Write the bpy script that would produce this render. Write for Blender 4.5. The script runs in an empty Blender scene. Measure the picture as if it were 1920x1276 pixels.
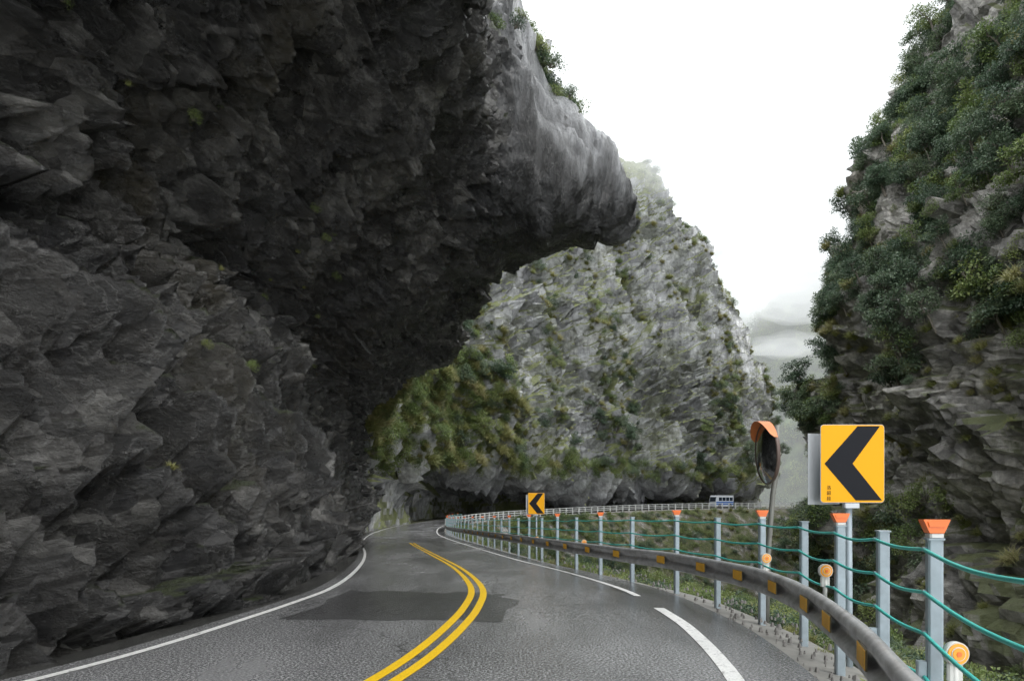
import bpy, math, random
import numpy as np
from mathutils import Vector, Matrix, noise
random.seed(7); np.random.seed(7)
scene=bpy.context.scene
COL=scene.collection
R=random.random
def U(a,b): return random.uniform(a,b)

# ---------------------------------------------------------------- materials
def new_mat(name):
    m=bpy.data.materials.new(name); m.use_nodes=True
    nt=m.node_tree; nt.nodes.clear()
    return m,nt
def N(nt,t,**kw):
    n=nt.nodes.new(t)
    for k,v in kw.items():
        if k in n.inputs.keys(): n.inputs[k].default_value=v
        else: setattr(n,k,v)
    return n
def ramp(nt,src,stops,interp='LINEAR'):
    r=nt.nodes.new('ShaderNodeValToRGB'); cr=r.color_ramp; cr.interpolation=interp
    while len(cr.elements)<len(stops): cr.elements.new(0.5)
    for e,(p,c) in zip(cr.elements,stops):
        e.position=p; e.color=(c,c,c,1) if isinstance(c,(int,float)) else (*c,1)
    nt.links.new(src,r.inputs[0]); return r.outputs[0]
def mixc(nt,f,a,b,mode='MIX'):
    m=nt.nodes.new('ShaderNodeMix'); m.data_type='RGBA'; m.blend_type=mode
    for s,v in ((m.inputs[0],f),(m.inputs[6],a),(m.inputs[7],b)):
        if isinstance(v,(int,float)): s.default_value=v
        elif isinstance(v,tuple): s.default_value=(*v,1)
        else: nt.links.new(v,s)
    return m.outputs[2]
def mth(nt,op,a,b=0.0):
    m=nt.nodes.new('ShaderNodeMath'); m.operation=op
    for s,v in ((m.inputs[0],a),(m.inputs[1],b)):
        if isinstance(v,(int,float)): s.default_value=v
        else: nt.links.new(v,s)
    return m.outputs[0]
def vmath(nt,op,a,b=None,scale=None):
    m=nt.nodes.new('ShaderNodeVectorMath'); m.operation=op
    for s,v in ((m.inputs[0],a),(m.inputs[1],b)):
        if v is None: continue
        if isinstance(v,tuple): s.default_value=v
        else: nt.links.new(v,s)
    if scale is not None: m.inputs['Scale'].default_value=scale
    return m.outputs['Value'] if op=='DOT_PRODUCT' else m.outputs[0]
def coords(nt,scale=(1,1,1),rot=(0,0,0)):
    tc=nt.nodes.new('ShaderNodeTexCoord'); mp=nt.nodes.new('ShaderNodeMapping')
    mp.inputs['Scale'].default_value=scale; mp.inputs['Rotation'].default_value=rot
    nt.links.new(tc.outputs['Object'],mp.inputs[0]); return mp.outputs[0]
def warp(nt,vec,scale,amt):
    n=N(nt,'ShaderNodeTexNoise'); n.inputs['Scale'].default_value=scale; n.inputs['Detail'].default_value=4
    nt.links.new(vec,n.inputs['Vector'])
    s=vmath(nt,'SUBTRACT',n.outputs[1],(.5,.5,.5))
    return vmath(nt,'ADD',vec,vmath(nt,'SCALE',s,None,amt))
def tnoise(nt,vec,scale,detail=6,rough=0.6,dist=0.0):
    n=N(nt,'ShaderNodeTexNoise')
    n.inputs['Scale'].default_value=scale
    n.inputs['Detail'].default_value=detail; n.inputs['Roughness'].default_value=rough
    n.inputs['Distortion'].default_value=dist
    nt.links.new(vec,n.inputs['Vector']); return n.outputs[0]
def tvor(nt,vec,scale,feature='F1',out=0):
    n=N(nt,'ShaderNodeTexVoronoi'); n.feature=feature; n.inputs['Scale'].default_value=scale
    nt.links.new(vec,n.inputs['Vector']); return n.outputs[out]
def cellplanes(nt,vec,scale):
    """chiselled facets: each voronoi cell is a tilted plane; returns (height in metres, random tone)"""
    n=N(nt,'ShaderNodeTexVoronoi'); n.feature='F1'; n.inputs['Scale'].default_value=scale
    nt.links.new(vec,n.inputs['Vector'])
    col=vmath(nt,'SUBTRACT',n.outputs['Color'],(.5,.5,.5))
    rel=vmath(nt,'SUBTRACT',vec,n.outputs['Position'])
    h=vmath(nt,'DOT_PRODUCT',rel,vmath(nt,'SCALE',col,None,2.0))
    sp=N(nt,'ShaderNodeSeparateXYZ'); nt.links.new(n.outputs['Color'],sp.inputs[0])
    return h,sp.outputs[0]
def finish(nt,color,rough=0.6,height=None,bump=0.5,dist=0.1,metal=0.0,spec=0.5):
    b=nt.nodes.new('ShaderNodeBsdfPrincipled'); o=nt.nodes.new('ShaderNodeOutputMaterial')
    if isinstance(color,tuple): b.inputs['Base Color'].default_value=(*color,1)
    else: nt.links.new(color,b.inputs['Base Color'])
    if isinstance(rough,(int,float)): b.inputs['Roughness'].default_value=rough
    else: nt.links.new(rough,b.inputs['Roughness'])
    b.inputs['Metallic'].default_value=metal
    b.inputs['Specular IOR Level'].default_value=spec
    if height is not None:
        bp=nt.nodes.new('ShaderNodeBump'); bp.inputs['Strength'].default_value=bump; bp.inputs['Distance'].default_value=dist
        nt.links.new(height,bp.inputs['Height']); nt.links.new(bp.outputs[0],b.inputs['Normal'])
    nt.links.new(b.outputs[0],o.inputs[0]); return b
def simple(name,col,rough=0.5,metal=0.0,var=0.15,scale=6,bump=0.1,spec=0.5):
    m,nt=new_mat(name); v=coords(nt)
    n=tnoise(nt,v,scale,5)
    c=mixc(nt,n,tuple(x*(1-var) for x in col),tuple(min(1,x*(1+var)) for x in col))
    finish(nt,c,rough,n,bump,0.01,metal,spec); return m
def rock(name,stops,scale,crack,moss=None,mossamt=0.5,rough=(0.35,0.75),tilt=0.4,namp=1.0,strata=(1,1,2.2),rot=(0.25,0.35,0.2),stain=None,fine=(0.45,1.5),tone=0.45,vein=0.0,zwetshade=None,spec=0.5,warpamt=0.3,streak=0.0):
    m,nt=new_mat(name)
    v=coords(nt,strata,rot); v0=coords(nt)
    vw=warp(nt,v,crack*1.3,warpamt/crack)
    hA,tA=cellplanes(nt,vw,crack); hB,tB=cellplanes(nt,vw,crack*3.3)
    n1=tnoise(nt,v,scale,8,0.62,0.2)
    t=mth(nt,'ADD',n1,mth(nt,'MULTIPLY',mth(nt,'SUBTRACT',tA,0.5),tone*0.30))
    t=mth(nt,'ADD',t,mth(nt,'MULTIPLY',mth(nt,'SUBTRACT',tB,0.5),tone*0.34))
    c=ramp(nt,t,stops)
    n3=tnoise(nt,v,scale*6,10,0.74,0.0)
    c=mixc(nt,0.85,c,ramp(nt,n3,[(0.34,fine[0]),(0.5,0.9),(0.66,fine[1])]),'MULTIPLY')
    if streak>0:
        sn=tnoise(nt,coords(nt,(2.2,2.2,0.16)),0.8,7,0.7)
        c=mixc(nt,streak,c,ramp(nt,sn,[(0.38,0.25),(0.5,0.9),(0.64,1.5)]),'MULTIPLY')
    if vein>0:
        vn=tnoise(nt,warp(nt,v,0.8,0.8),scale*2.2,5,0.6,1.0)
        f=ramp(nt,mth(nt,'ABSOLUTE',mth(nt,'SUBTRACT',vn,0.5)),[(0.0,vein),(0.010,0.0)])
        c=mixc(nt,f,c,(0.3,0.3,0.29))
    if stain:
        s=tnoise(nt,coords(nt,(1,1,0.35)),stain[1],6,0.6)
        c=mixc(nt,ramp(nt,s,[(stain[2],0),(stain[2]+0.14,0.7)]),c,stain[0])
    if zwetshade:  # wet stone low down, with the shade of the underside painted in
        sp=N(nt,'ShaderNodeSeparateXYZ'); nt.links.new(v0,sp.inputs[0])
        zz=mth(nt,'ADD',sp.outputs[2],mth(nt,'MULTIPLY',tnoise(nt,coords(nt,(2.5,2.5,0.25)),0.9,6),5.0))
        zz=mth(nt,'ADD',zz,mth(nt,'MULTIPLY',sp.outputs[0],0.75))  # colour also paler to the right, painting the sunlit ridge
        f=mth(nt,'DIVIDE',mth(nt,'SUBTRACT',zz,zwetshade[0]),zwetshade[1]-zwetshade[0])
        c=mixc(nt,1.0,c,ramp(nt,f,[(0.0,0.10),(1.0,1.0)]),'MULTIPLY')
    if moss:
        g=N(nt,'ShaderNodeNewGeometry'); sp=N(nt,'ShaderNodeSeparateXYZ'); nt.links.new(g.outputs['Normal'],sp.inputs[0])
        mn=tnoise(nt,coords(nt,(1,1,0.4)),moss[2],9,0.68)
        f=mth(nt,'ADD',mn,mth(nt,'MULTIPLY',sp.outputs[2],0.22))
        f=ramp(nt,f,[(mossamt,0),(mossamt+0.07,0.92)])
        mc=mixc(nt,tnoise(nt,v0,0.9,8,0.75),moss[0],moss[1])
        c=mixc(nt,f,c,mc)
    h=mth(nt,'ADD',mth(nt,'MULTIPLY',hA,tilt),mth(nt,'MULTIPLY',hB,tilt*1.1))
    h=mth(nt,'ADD',h,mth(nt,'MULTIPLY',n3,namp*0.35/(scale*6)))
    rg=ramp(nt,n3,[(0.35,rough[1]),(0.65,rough[0])])
    finish(nt,c,rg,h,1.0,1.0,spec=spec); return m

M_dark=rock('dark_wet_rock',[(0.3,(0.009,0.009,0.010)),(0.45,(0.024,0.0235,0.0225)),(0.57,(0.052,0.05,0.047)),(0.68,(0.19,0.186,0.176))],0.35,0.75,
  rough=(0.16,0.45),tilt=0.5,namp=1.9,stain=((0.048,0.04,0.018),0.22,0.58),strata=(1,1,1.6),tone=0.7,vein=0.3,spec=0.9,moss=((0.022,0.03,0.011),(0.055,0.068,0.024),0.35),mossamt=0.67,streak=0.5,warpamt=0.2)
M_nose=rock('polished_grey_rock',[(0.3,(0.07,0.072,0.078)),(0.45,(0.17,0.175,0.183)),(0.58,(0.31,0.317,0.33)),(0.72,(0.54,0.55,0.56))],0.5,0.45,rough=(0.18,0.42),tilt=0.2,namp=1.2,strata=(2.2,2.2,0.6),rot=(0.1,-0.6,0),tone=0.25,zwetshade=(17.0,20.8),spec=0.8,streak=0.6)
M_mid=rock('grey_marble_rock',[(0.3,(0.19,0.193,0.20)),(0.42,(0.38,0.385,0.395)),(0.55,(0.57,0.58,0.59)),(0.7,(0.76,0.76,0.76))],0.07,0.13,
  moss=((0.10,0.13,0.038),(0.24,0.255,0.09),0.07),mossamt=0.485,tilt=0.45,namp=0.9,strata=(1,1,1.1),rot=(0.1,0.6,0.3),tone=0.6,fine=(0.45,1.25),streak=0.4)
M_right=rock('brown_grey_rock',[(0.3,(0.15,0.145,0.135)),(0.46,(0.30,0.29,0.27)),(0.6,(0.46,0.44,0.41)),(0.73,(0.62,0.60,0.56))],0.14,0.28,
  moss=((0.06,0.08,0.03),(0.14,0.15,0.06),0.11),mossamt=0.57,tilt=0.42,namp=1.0,strata=(1,1,1.6),rot=(0.5,0.3,0.1),stain=((0.24,0.18,0.11),0.12,0.6),tone=0.5,streak=0.35)

def leafmat(name,c1,c2,c3):
    m,nt=new_mat(name)
    oi=N(nt,'ShaderNodeObjectInfo')
    g=N(nt,'ShaderNodeNewGeometry')
    f=mth(nt,'ADD',mth(nt,'MULTIPLY',oi.outputs['Random'],0.55),mth(nt,'MULTIPLY',g.outputs['Random Per Island'],0.45))
    c=ramp(nt,f,[(0.1,c1),(0.5,c2),(0.9,c3)])
    b=nt.nodes.new('ShaderNodeBsdfPrincipled'); b.inputs['Roughness'].default_value=0.45
    t=nt.nodes.new('ShaderNodeBsdfTranslucent'); mx=nt.nodes.new('ShaderNodeMixShader'); mx.inputs[0].default_value=0.3
    o=nt.nodes.new('ShaderNodeOutputMaterial')
    nt.links.new(c,b.inputs['Base Color']); nt.links.new(c,t.inputs[0])
    nt.links.new(b.outputs[0],mx.inputs[1]); nt.links.new(t.outputs[0],mx.inputs[2]); nt.links.new(mx.outputs[0],o.inputs[0])
    return m
M_leafD=leafmat('foliage_dark',(0.05,0.086,0.053),(0.095,0.145,0.086),(0.16,0.205,0.115))
M_leafL=leafmat('foliage_light',(0.095,0.15,0.045),(0.165,0.225,0.07),(0.26,0.29,0.10))
M_grassM=leafmat('dry_grass',(0.15,0.185,0.055),(0.25,0.25,0.09),(0.34,0.31,0.16))
M_bark=simple('bark',(0.15,0.135,0.11),0.8,var=0.4)

# ---------------------------------------------------------------- mesh builder
class MB:
    def __init__(s): s.v=[]; s.f=[]; s.m=[]; s.smooth=[]
    def tube(s,path,rad,n=8,mi=0,cap=True):
        path=[Vector(p) for p in path]
        if not hasattr(rad,'__len__'): rad=[rad]*len(path)
        b=len(s.v)
        for i,p in enumerate(path):
            t=(path[min(i+1,len(path)-1)]-path[max(i-1,0)])
            t=t.normalized() if t.length>1e-9 else Vector((0,0,1))
            up=Vector((0,0,1)) if abs(t.z)<0.95 else Vector((1,0,0))
            a=t.cross(up).normalized(); c=a.cross(t)
            for k in range(n):
                an=2*math.pi*k/n
                s.v.append(p+(a*math.cos(an)+c*math.sin(an))*rad[i])
        for i in range(len(path)-1):
            for k in range(n):
                s.f.append((b+i*n+k,b+i*n+(k+1)%n,b+(i+1)*n+(k+1)%n,b+(i+1)*n+k)); s.m.append(mi); s.smooth.append(True)
        if cap:
            s.f.append(tuple(b+k for k in range(n))[::-1]); s.m.append(mi); s.smooth.append(False)
            e=b+(len(path)-1)*n; s.f.append(tuple(e+k for k in range(n))); s.m.append(mi); s.smooth.append(False)
    def prism(s,pts,vec,mi=0,mside=None):
        """extrude polygon pts by vec"""
        n=len(pts); b=len(s.v); vec=Vector(vec)
        s.v+=[Vector(p) for p in pts]+[Vector(p)+vec for p in pts]
        ms=mi if mside is None else mside
        s.f.append(tuple(range(b,b+n))[::-1]); s.m.append(mi); s.smooth.append(False)
        s.f.append(tuple(range(b+n,b+2*n))); s.m.append(ms); s.smooth.append(False)
        for k in range(n):
            s.f.append((b+k,b+(k+1)%n,b+n+(k+1)%n,b+n+k)); s.m.append(ms); s.smooth.append(False)
    def box(s,c,sz,rz=0,mi=0,bev=0.0):
        x,y,z=(q/2 for q in sz)
        if bev>0:
            pts=[(-x+bev,-y),(x-bev,-y),(x,-y+bev),(x,y-bev),(x-bev,y),(-x+bev,y),(-x,y-bev),(-x,-y+bev)]
        else: pts=[(-x,-y),(x,-y),(x,y),(-x,y)]
        cs,sn=math.cos(rz),math.sin(rz)
        P=[(c[0]+p[0]*cs-p[1]*sn,c[1]+p[0]*sn+p[1]*cs,c[2]-z) for p in pts]
        s.prism(P,(0,0,2*z),mi)
    def obj(s,name,mats,parent=None,loc=None):
        me=bpy.data.meshes.new(name); me.from_pydata([tuple(v) for v in s.v],[],s.f)
        for m in mats: me.materials.append(m)
        me.polygons.foreach_set('material_index',s.m); me.polygons.foreach_set('use_smooth',s.smooth)
        me.update()
        o=bpy.data.objects.new(name,me); COL.objects.link(o)
        if loc: o.location=loc
        if parent: o.parent=parent
        return o
def empty(name,loc=(0,0,0)):
    e=bpy.data.objects.new(name,None); e.location=loc; COL.objects.link(e); return e

# ---------------------------------------------------------------- paths
def catmull(P,t):
    n=len(P); i=int(min(max(math.floor(t),0),n-2)); f=t-i
    p0=P[max(i-1,0)];p1=P[i];p2=P[i+1];p3=P[min(i+2,n-1)]
    return 0.5*((2*p1)+(p2-p0)*f+(2*p0-5*p1+4*p2-p3)*f*f+(-p0+3*p1-3*p2+p3)*f*f*f)
RW=[(0,-15),(0.3,-1.5),(0.7,1.5),(1.2,3.5),(1.7,4.8),(2.0,6.1),(2.2,8),(2.25,10),(2.08,13),(1.36,17.4),(0,23.5),(-2.16,34.5),(-4.6,48),(-6.9,63),(-8.2,77),(-8,88),(-5,101),(2,114),(22,133),(46,145),(75,155),(110,160)]
LW=[(-7.5,-15),(-7.3,-4),(-7,0.5),(-6,3),(-5.0,4.6),(-4.3,6.1),(-3.83,8),(-3.5,11),(-3.5,13.8),(-4.3,19.4),(-5.6,26),(-7.9,36),(-10.5,49),(-12.8,63),(-13.8,77),(-13.4,91),(-10.3,106),(-3,119.5),(18,139),(44,151),(74,161),(110,166)]
RAIL=[(1.0,-6),(1.05,0.3),(1.6,1.9),(2.08,3.5),(2.6,5.07),(3.1,7.1),(3.3,8.7),(3.28,10.1),(2.95,12.6),(2.35,15),(0.8,23.2),(-1.5,36),(-4.1,50),(-6.1,63),(-7.3,77),(-7.0,88),(-4,100.5),(3,113),(23,131.5),(47,143.5),(75,153.5),(110,158.5)]
RWn=[np.array(p,float) for p in RW]; LWn=[np.array(p,float) for p in LW]; RLn=[np.array(p,float) for p in RAIL]
def zr(y):
    return float(np.interp(y,[-20,9,13,58,68,92,112,140,152,400],[0,0,-0.05,-1.22,-1.35,-1.35,-0.9,0.2,0.3,0.3]))
def arc(P,step):
    pts=[catmull(P,t) for t in np.linspace(0,len(P)-1,(len(P)-1)*40)]
    pts=np.array(pts); d=np.r_[0,np.cumsum(np.linalg.norm(np.diff(pts,axis=0),axis=1))]
    n=int(d[-1]/step); s=np.linspace(0,d[-1],n)
    return np.c_[np.interp(s,d,pts[:,0]),np.interp(s,d,pts[:,1])]
TS=[]
for i in range(len(RW)-1):
    L=np.linalg.norm(RWn[i+1]-RWn[i]); k=max(4,int(L/0.5))
    TS+=[i+j/k for j in range(k)]
TS.append(len(RW)-1)
LC=[catmull(LWn,t) for t in TS]; RC=[catmull(RWn,t) for t in TS]
def strip(name,w0,w1,lift,mat,y0=-99,y1=999,off0=0,off1=0,nx=1,parent=None,drop=0,jit=0):
    """ribbon following the road between cross fractions w0..w1 (+metre offsets)"""
    mb=MB(); rows=[]
    for a,b in zip(LC,RC):
        d=b-a; L=np.linalg.norm(d); d=d/L
        mid=(a+b)/2
        if mid[1]<y0 or mid[1]>y1: continue
        row=[]
        j0=jit*noise.noise(Vector((mid[1]*1.3,3,0))); j1=jit*noise.noise(Vector((mid[1]*1.3,9,0)))
        for k in range(nx+1):
            o0=w0*L+off0+j0; o1=w1*L+off1+j1; o=o0+(o1-o0)*k/nx
            p=a+d*o
            jj=jit*noise.noise(Vector((k*0.7,mid[1],5)))
            row.append(Vector((p[0],p[1]+jj,zr(mid[1])+lift-drop*k/nx)))
        rows.append(row)
    for r in rows: mb.v+=r
    for i in range(len(rows)-1):
        for k in range(nx):
            q=i*(nx+1)+k; mb.f.append((q,q+1,q+nx+2,q+nx+1)); mb.m.append(0); mb.smooth.append(True)
    return mb.obj(name,[mat],parent)

# road material
def asphalt(name,mul,dark):
    m,nt=new_mat(name); v=coords(nt)
    sp=tnoise(nt,v,38,4,0.85); sp2=tvor(nt,v,45,'F1'); big=tnoise(nt,coords(nt,(1,0.3,1)),0.45,7,0.6,0.3)
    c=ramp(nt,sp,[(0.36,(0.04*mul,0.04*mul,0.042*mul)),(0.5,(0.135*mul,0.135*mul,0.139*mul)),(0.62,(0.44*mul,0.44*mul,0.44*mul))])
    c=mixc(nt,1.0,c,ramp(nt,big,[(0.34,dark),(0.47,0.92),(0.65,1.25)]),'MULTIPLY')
    cr=tvor(nt,warp(nt,v,1.1,1.2),0.16,'DISTANCE_TO_EDGE')
    c=mixc(nt,ramp(nt,cr,[(0.0012,0.55),(0.003,0.0)]),c,(0.03,0.03,0.03))
    rg=ramp(nt,big,[(0.36,0.08),(0.5,0.20),(0.65,0.32)])
    finish(nt,c,rg,mth(nt,'ADD',sp,sp2),0.28,0.012,spec=1.0); return m
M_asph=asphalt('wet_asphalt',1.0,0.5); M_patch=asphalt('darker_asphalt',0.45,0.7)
def paint(name,col,wear=0.3):
    m,nt=new_mat(name); v=coords(nt)
    n=tnoise(nt,v,9,9,0.75); n2=tnoise(nt,v,45,3,0.8)
    f=ramp(nt,n,[(wear,0.0),(wear+0.1,1.0)])
    c=mixc(nt,f,(0.09,0.09,0.09),col)
    c=mixc(nt,0.45,c,ramp(nt,n2,[(0.35,0.4),(0.55,1)]),'MULTIPLY')
    finish(nt,c,0.4,n2,0.3,0.008); return m
M_white=paint('white_road_paint',(0.74,0.74,0.72),0.35); M_yel=paint('yellow_road_paint',(0.80,0.50,0.012),0.31)
M_conc=simple('weathered_concrete',(0.2,0.195,0.18),0.75,var=0.6,scale=3,bump=0.6)
M_gut=simple('wet_gutter_concrete',(0.05,0.05,0.047),0.25,var=0.6,scale=3,bump=0.6)
strip('road',0,1,0,M_asph,off0=-0.30,off1=0.75,nx=6)
mk=empty('road_markings')
strip('left_edge_line',0,0,0.007,M_white,off0=-0.055,off1=0.055,parent=mk)
strip('right_edge_line',1,1,0.007,M_white,off0=-0.08,off1=0.08,y1=11.3,parent=mk)
strip('right_edge_line_beyond',1,1,0.007,M_white,off0=-0.06,off1=0.06,y0=12.0,parent=mk)
strip('centre_line_a',0.5,0.5,0.007,M_yel,off0=-0.17,off1=-0.05,y1=38,parent=mk)
strip('centre_line_b',0.5,0.5,0.007,M_yel,off0=0.05,off1=0.17,y1=38,parent=mk)
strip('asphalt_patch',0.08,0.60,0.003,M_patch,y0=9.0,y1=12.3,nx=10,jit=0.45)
strip('gutter',0,0,-0.06,M_gut,off0=-0.9,off1=-0.30,nx=3,y1=100,drop=-0.055)
strip('verge_kerb',1,1,-0.02,M_conc,off0=0.75,off1=1.45,nx=4,y1=90,drop=0.1)

# ---------------------------------------------------------------- noise helpers
def facet(p,s,A,B):
    q=p/s; d,pts=noise.voronoi(q)
    c=pts[0]; h=noise.cell_vector(c*37.0)
    return (h.x*A+ (q-c).dot(Vector((h.y,h.z,h.x)))*B)*s
def frac(p,s,o=4): return noise.fractal(p/s,1.0,2.0,o)
def ridge(p,s,o=4): return noise.ridged_multi_fractal(p/s,0.9,2.1,o,1.0,2.0)-1.1
def grid(name,ctrl,ucount,vcount,disp,mats,matfn=None,smooth=False):
    """ctrl[i][j] 3D control points, smooth surface, displaced along normal"""
    C=np.array(ctrl,float); nu,nv=C.shape[:2]
    us=[]; 
    for i in range(nu-1): us+=[i+k/ucount[i] for k in range(ucount[i])]
    us.append(nu-1)
    vs=[]
    for j in range(nv-1): vs+=[j+k/vcount[j] for k in range(vcount[j])]
    vs.append(nv-1)
    A=np.array([catmull(C,u) for u in us])            # U x nv x 3
    At=np.swapaxes(A,0,1); B=np.array([catmull(At,t) for t in vs]) # V x U x 3
    G=np.swapaxes(B,0,1)
    du=np.gradient(G,axis=0); dv=np.gradient(G,axis=1)
    nn=np.cross(du,dv); nn/= (np.linalg.norm(nn,axis=2,keepdims=True)+1e-9)
    P=G.reshape(-1,3); NN=nn.reshape(-1,3)
    out=np.empty_like(P)
    for k in range(len(P)):
        p=Vector(P[k]); out[k]=P[k]+NN[k]*disp(p,NN[k])
    nU,nV=len(us),len(vs)
    idx=np.arange(nU*nV).reshape(nU,nV)
    F=np.stack([idx[:-1,:-1],idx[1:,:-1],idx[1:,1:],idx[:-1,1:]],axis=-1).reshape(-1,4)
    me=bpy.data.meshes.new(name); me.from_pydata(out.tolist(),[],F.tolist())
    for mm in mats: me.materials.append(mm)
    if matfn:
        cc=out[F].mean(axis=1); me.polygons.foreach_set('material_index',[matfn(c) for c in cc])
    me.polygons.foreach_set('use_smooth',[smooth]*len(F))
    me.update()
    o=bpy.data.objects.new(name,me); COL.objects.link(o)
    return o,out,NN

# ---------------------------------------------------------------- near overhanging cliff
ST=[
(-14,[(-8.6,0),(-9.6,2),(-10.2,4.5),(-10,7),(-8,9.5),(-5.5,10.8),(-3.5,11.6),(-2.4,12.2),(-2.2,14),(-2.8,20),(-5,30),(-10,42)]),
(-2,[(-8.3,0),(-9.3,2),(-9.8,4.5),(-9.5,7),(-7.6,9.2),(-5,10.6),(-3.3,11.6),(-2.3,12.2),(-2.1,14),(-2.8,20),(-5,30),(-10,42)]),
(3,[(-7.0,0),(-7.9,2),(-8.5,4.5),(-8.3,7),(-6.8,9),(-4.8,10.5),(-3.1,11.5),(-2.0,12),(-1.8,13.5),(-2.6,20),(-5,30),(-10,42)]),
(6.5,[(-4.95,0),(-6.0,2),(-7,4.5),(-7,7),(-5.9,9),(-4.2,10.4),(-2.8,11.4),(-1.8,12),(-1.6,13.5),(-2.5,20),(-5,30),(-10,42)]),
(10,[(-4.5,0),(-5.2,2),(-6.4,4.5),(-6.7,7),(-5.7,9),(-4.1,10.3),(-2.7,11.3),(-1.7,11.9),(-1.5,13.5),(-2.1,20),(-4.6,30),(-10,42)]),
(14,[(-4.5,0),(-5.1,2),(-6.2,4.5),(-6.5,7),(-5.5,8.9),(-4,10.2),(-2.5,11.2),(-1.4,11.9),(-1.2,13.5),(-1.8,20),(-4.5,30),(-10,42)]),
(20,[(-5.35,-0.2),(-6.0,2),(-6.9,4.5),(-7,7),(-5.8,8.8),(-4,10.4),(-2.4,11.7),(-1.2,12.7),(-1.1,14.5),(-1.7,20),(-4.3,30),(-10,42)]),
(22,[(-5.7,-0.3),(-6.4,2),(-7.2,4.5),(-7.3,7),(-5.8,8.8),(-3.6,10.4),(-1.9,11.9),(-0.7,12.9),(-0.6,14.8),(-1.0,18.5),(-4,30),(-10,42)]),
(24,[(-6.1,-0.3),(-6.8,2),(-7.5,4.5),(-7.5,7),(-5.8,8.9),(-3,10.3),(-0.4,11.3),(1.1,11.9),(1.9,13.6),(1.1,16.0),(-0.8,20),(-7,40)]),
(26.5,[(-6.6,-0.4),(-7.3,2),(-8,4.5),(-7.9,7),(-6,9.0),(-2.6,10.6),(1.2,11.5),(4.1,11.9),(4.5,13.3),(2.7,16.2),(0.5,19.5),(-6,38)]),
(29,[(-7.1,-0.5),(-7.8,2),(-8.5,4.5),(-8.3,7),(-6.4,9.2),(-3,11),(0.5,12.3),(2.8,12.9),(3.0,14.7),(1.7,17.5),(-0.7,21.5),(-8,38)]),
(32,[(-7.8,-0.6),(-8.5,2),(-9.1,4.5),(-9,7),(-7,9.3),(-4,11.3),(-1.6,12.8),(0.3,13.8),(0.5,15.7),(-0.3,19),(-3,24),(-12,38)]),
(35,[(-8.5,-0.6),(-9.2,2),(-9.8,4.5),(-9.6,7),(-7.8,9.4),(-5.4,11.3),(-3,13),(-1.2,14.1),(-1.0,16),(-1.8,20),(-4.5,26),(-14,38)]),
(38,[(-9.2,-0.7),(-9.9,2),(-10.5,4.5),(-10.3,7),(-8.5,9.2),(-6.2,11),(-3.8,12.3),(-2.0,13.1),(-1.7,15.5),(-2.6,20),(-5.5,27),(-16,40)]),
(42,[(-10,-0.8),(-10.7,2),(-11.2,4.5),(-11,7),(-9.3,9),(-7.2,10.6),(-5,11.9),(-3.4,12.7),(-3.1,15),(-4.1,20),(-7.5,28),(-18,42)]),
(46,[(-10.8,-0.9),(-11.5,2),(-12,4.5),(-11.8,6.6),(-10.2,8.6),(-8,10.1),(-5.8,11.1),(-4.1,11.8),(-3.9,14),(-5.6,20),(-9.4,28),(-20,42)]),
(49,[(-11.3,-1),(-12,2),(-12.5,4.2),(-12.3,6.4),(-10.8,8.4),(-9,10.1),(-7,11.4),(-5.4,12),(-5.2,14),(-6.9,20),(-11,28),(-22,42)]),
(54,[(-12.2,-1.1),(-12.9,2),(-13.3,4.2),(-13.2,6.4),(-12.2,8.6),(-10.8,10.5),(-9.2,12),(-7.8,12.8),(-7.7,15),(-9.4,20),(-14,28),(-24,42)]),
(59,[(-13,-1.2),(-13.6,2),(-14,4.2),(-14,6),(-13.3,8),(-12.2,9.8),(-10.9,11.2),(-9.7,12),(-9.8,14),(-11.2,20),(-16,28),(-27,42)]),
(67,[(-14.4,-1.3),(-14.8,1),(-15,3),(-15.1,5),(-15,6.5),(-14.7,8),(-14.4,9),(-14.2,9.8),(-14.7,13),(-16.3,20),(-21,28),(-32,42)]),
(76,[(-15.4,-1.3),(-15.8,1),(-16,3),(-16.3,5),(-16.5,6.5),(-16.6,7.5),(-17,8.5),(-18,9),(-19,13),(-22,20),(-27,28),(-38,42)]),
]
ctrl=[[(x-(0.15 if j==0 else 0),y,z-(0.3 if j==0 else 0)) for j,(x,z) in enumerate(pr)] for y,pr in ST]
uc=[]
for i in range(len(ST)-1):
    y=max(3,(ST[i][0]+ST[i+1][0])/2); L=ST[i+1][0]-ST[i][0]
    step=0.5 if ST[i][0]<3 else max(0.065,y*0.005); uc.append(max(2,int(L/step)))
vc=[30,34,34,32,30,30,28,22,34,20,8]
def clamp(x): return max(0.0,min(1.0,x))
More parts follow.
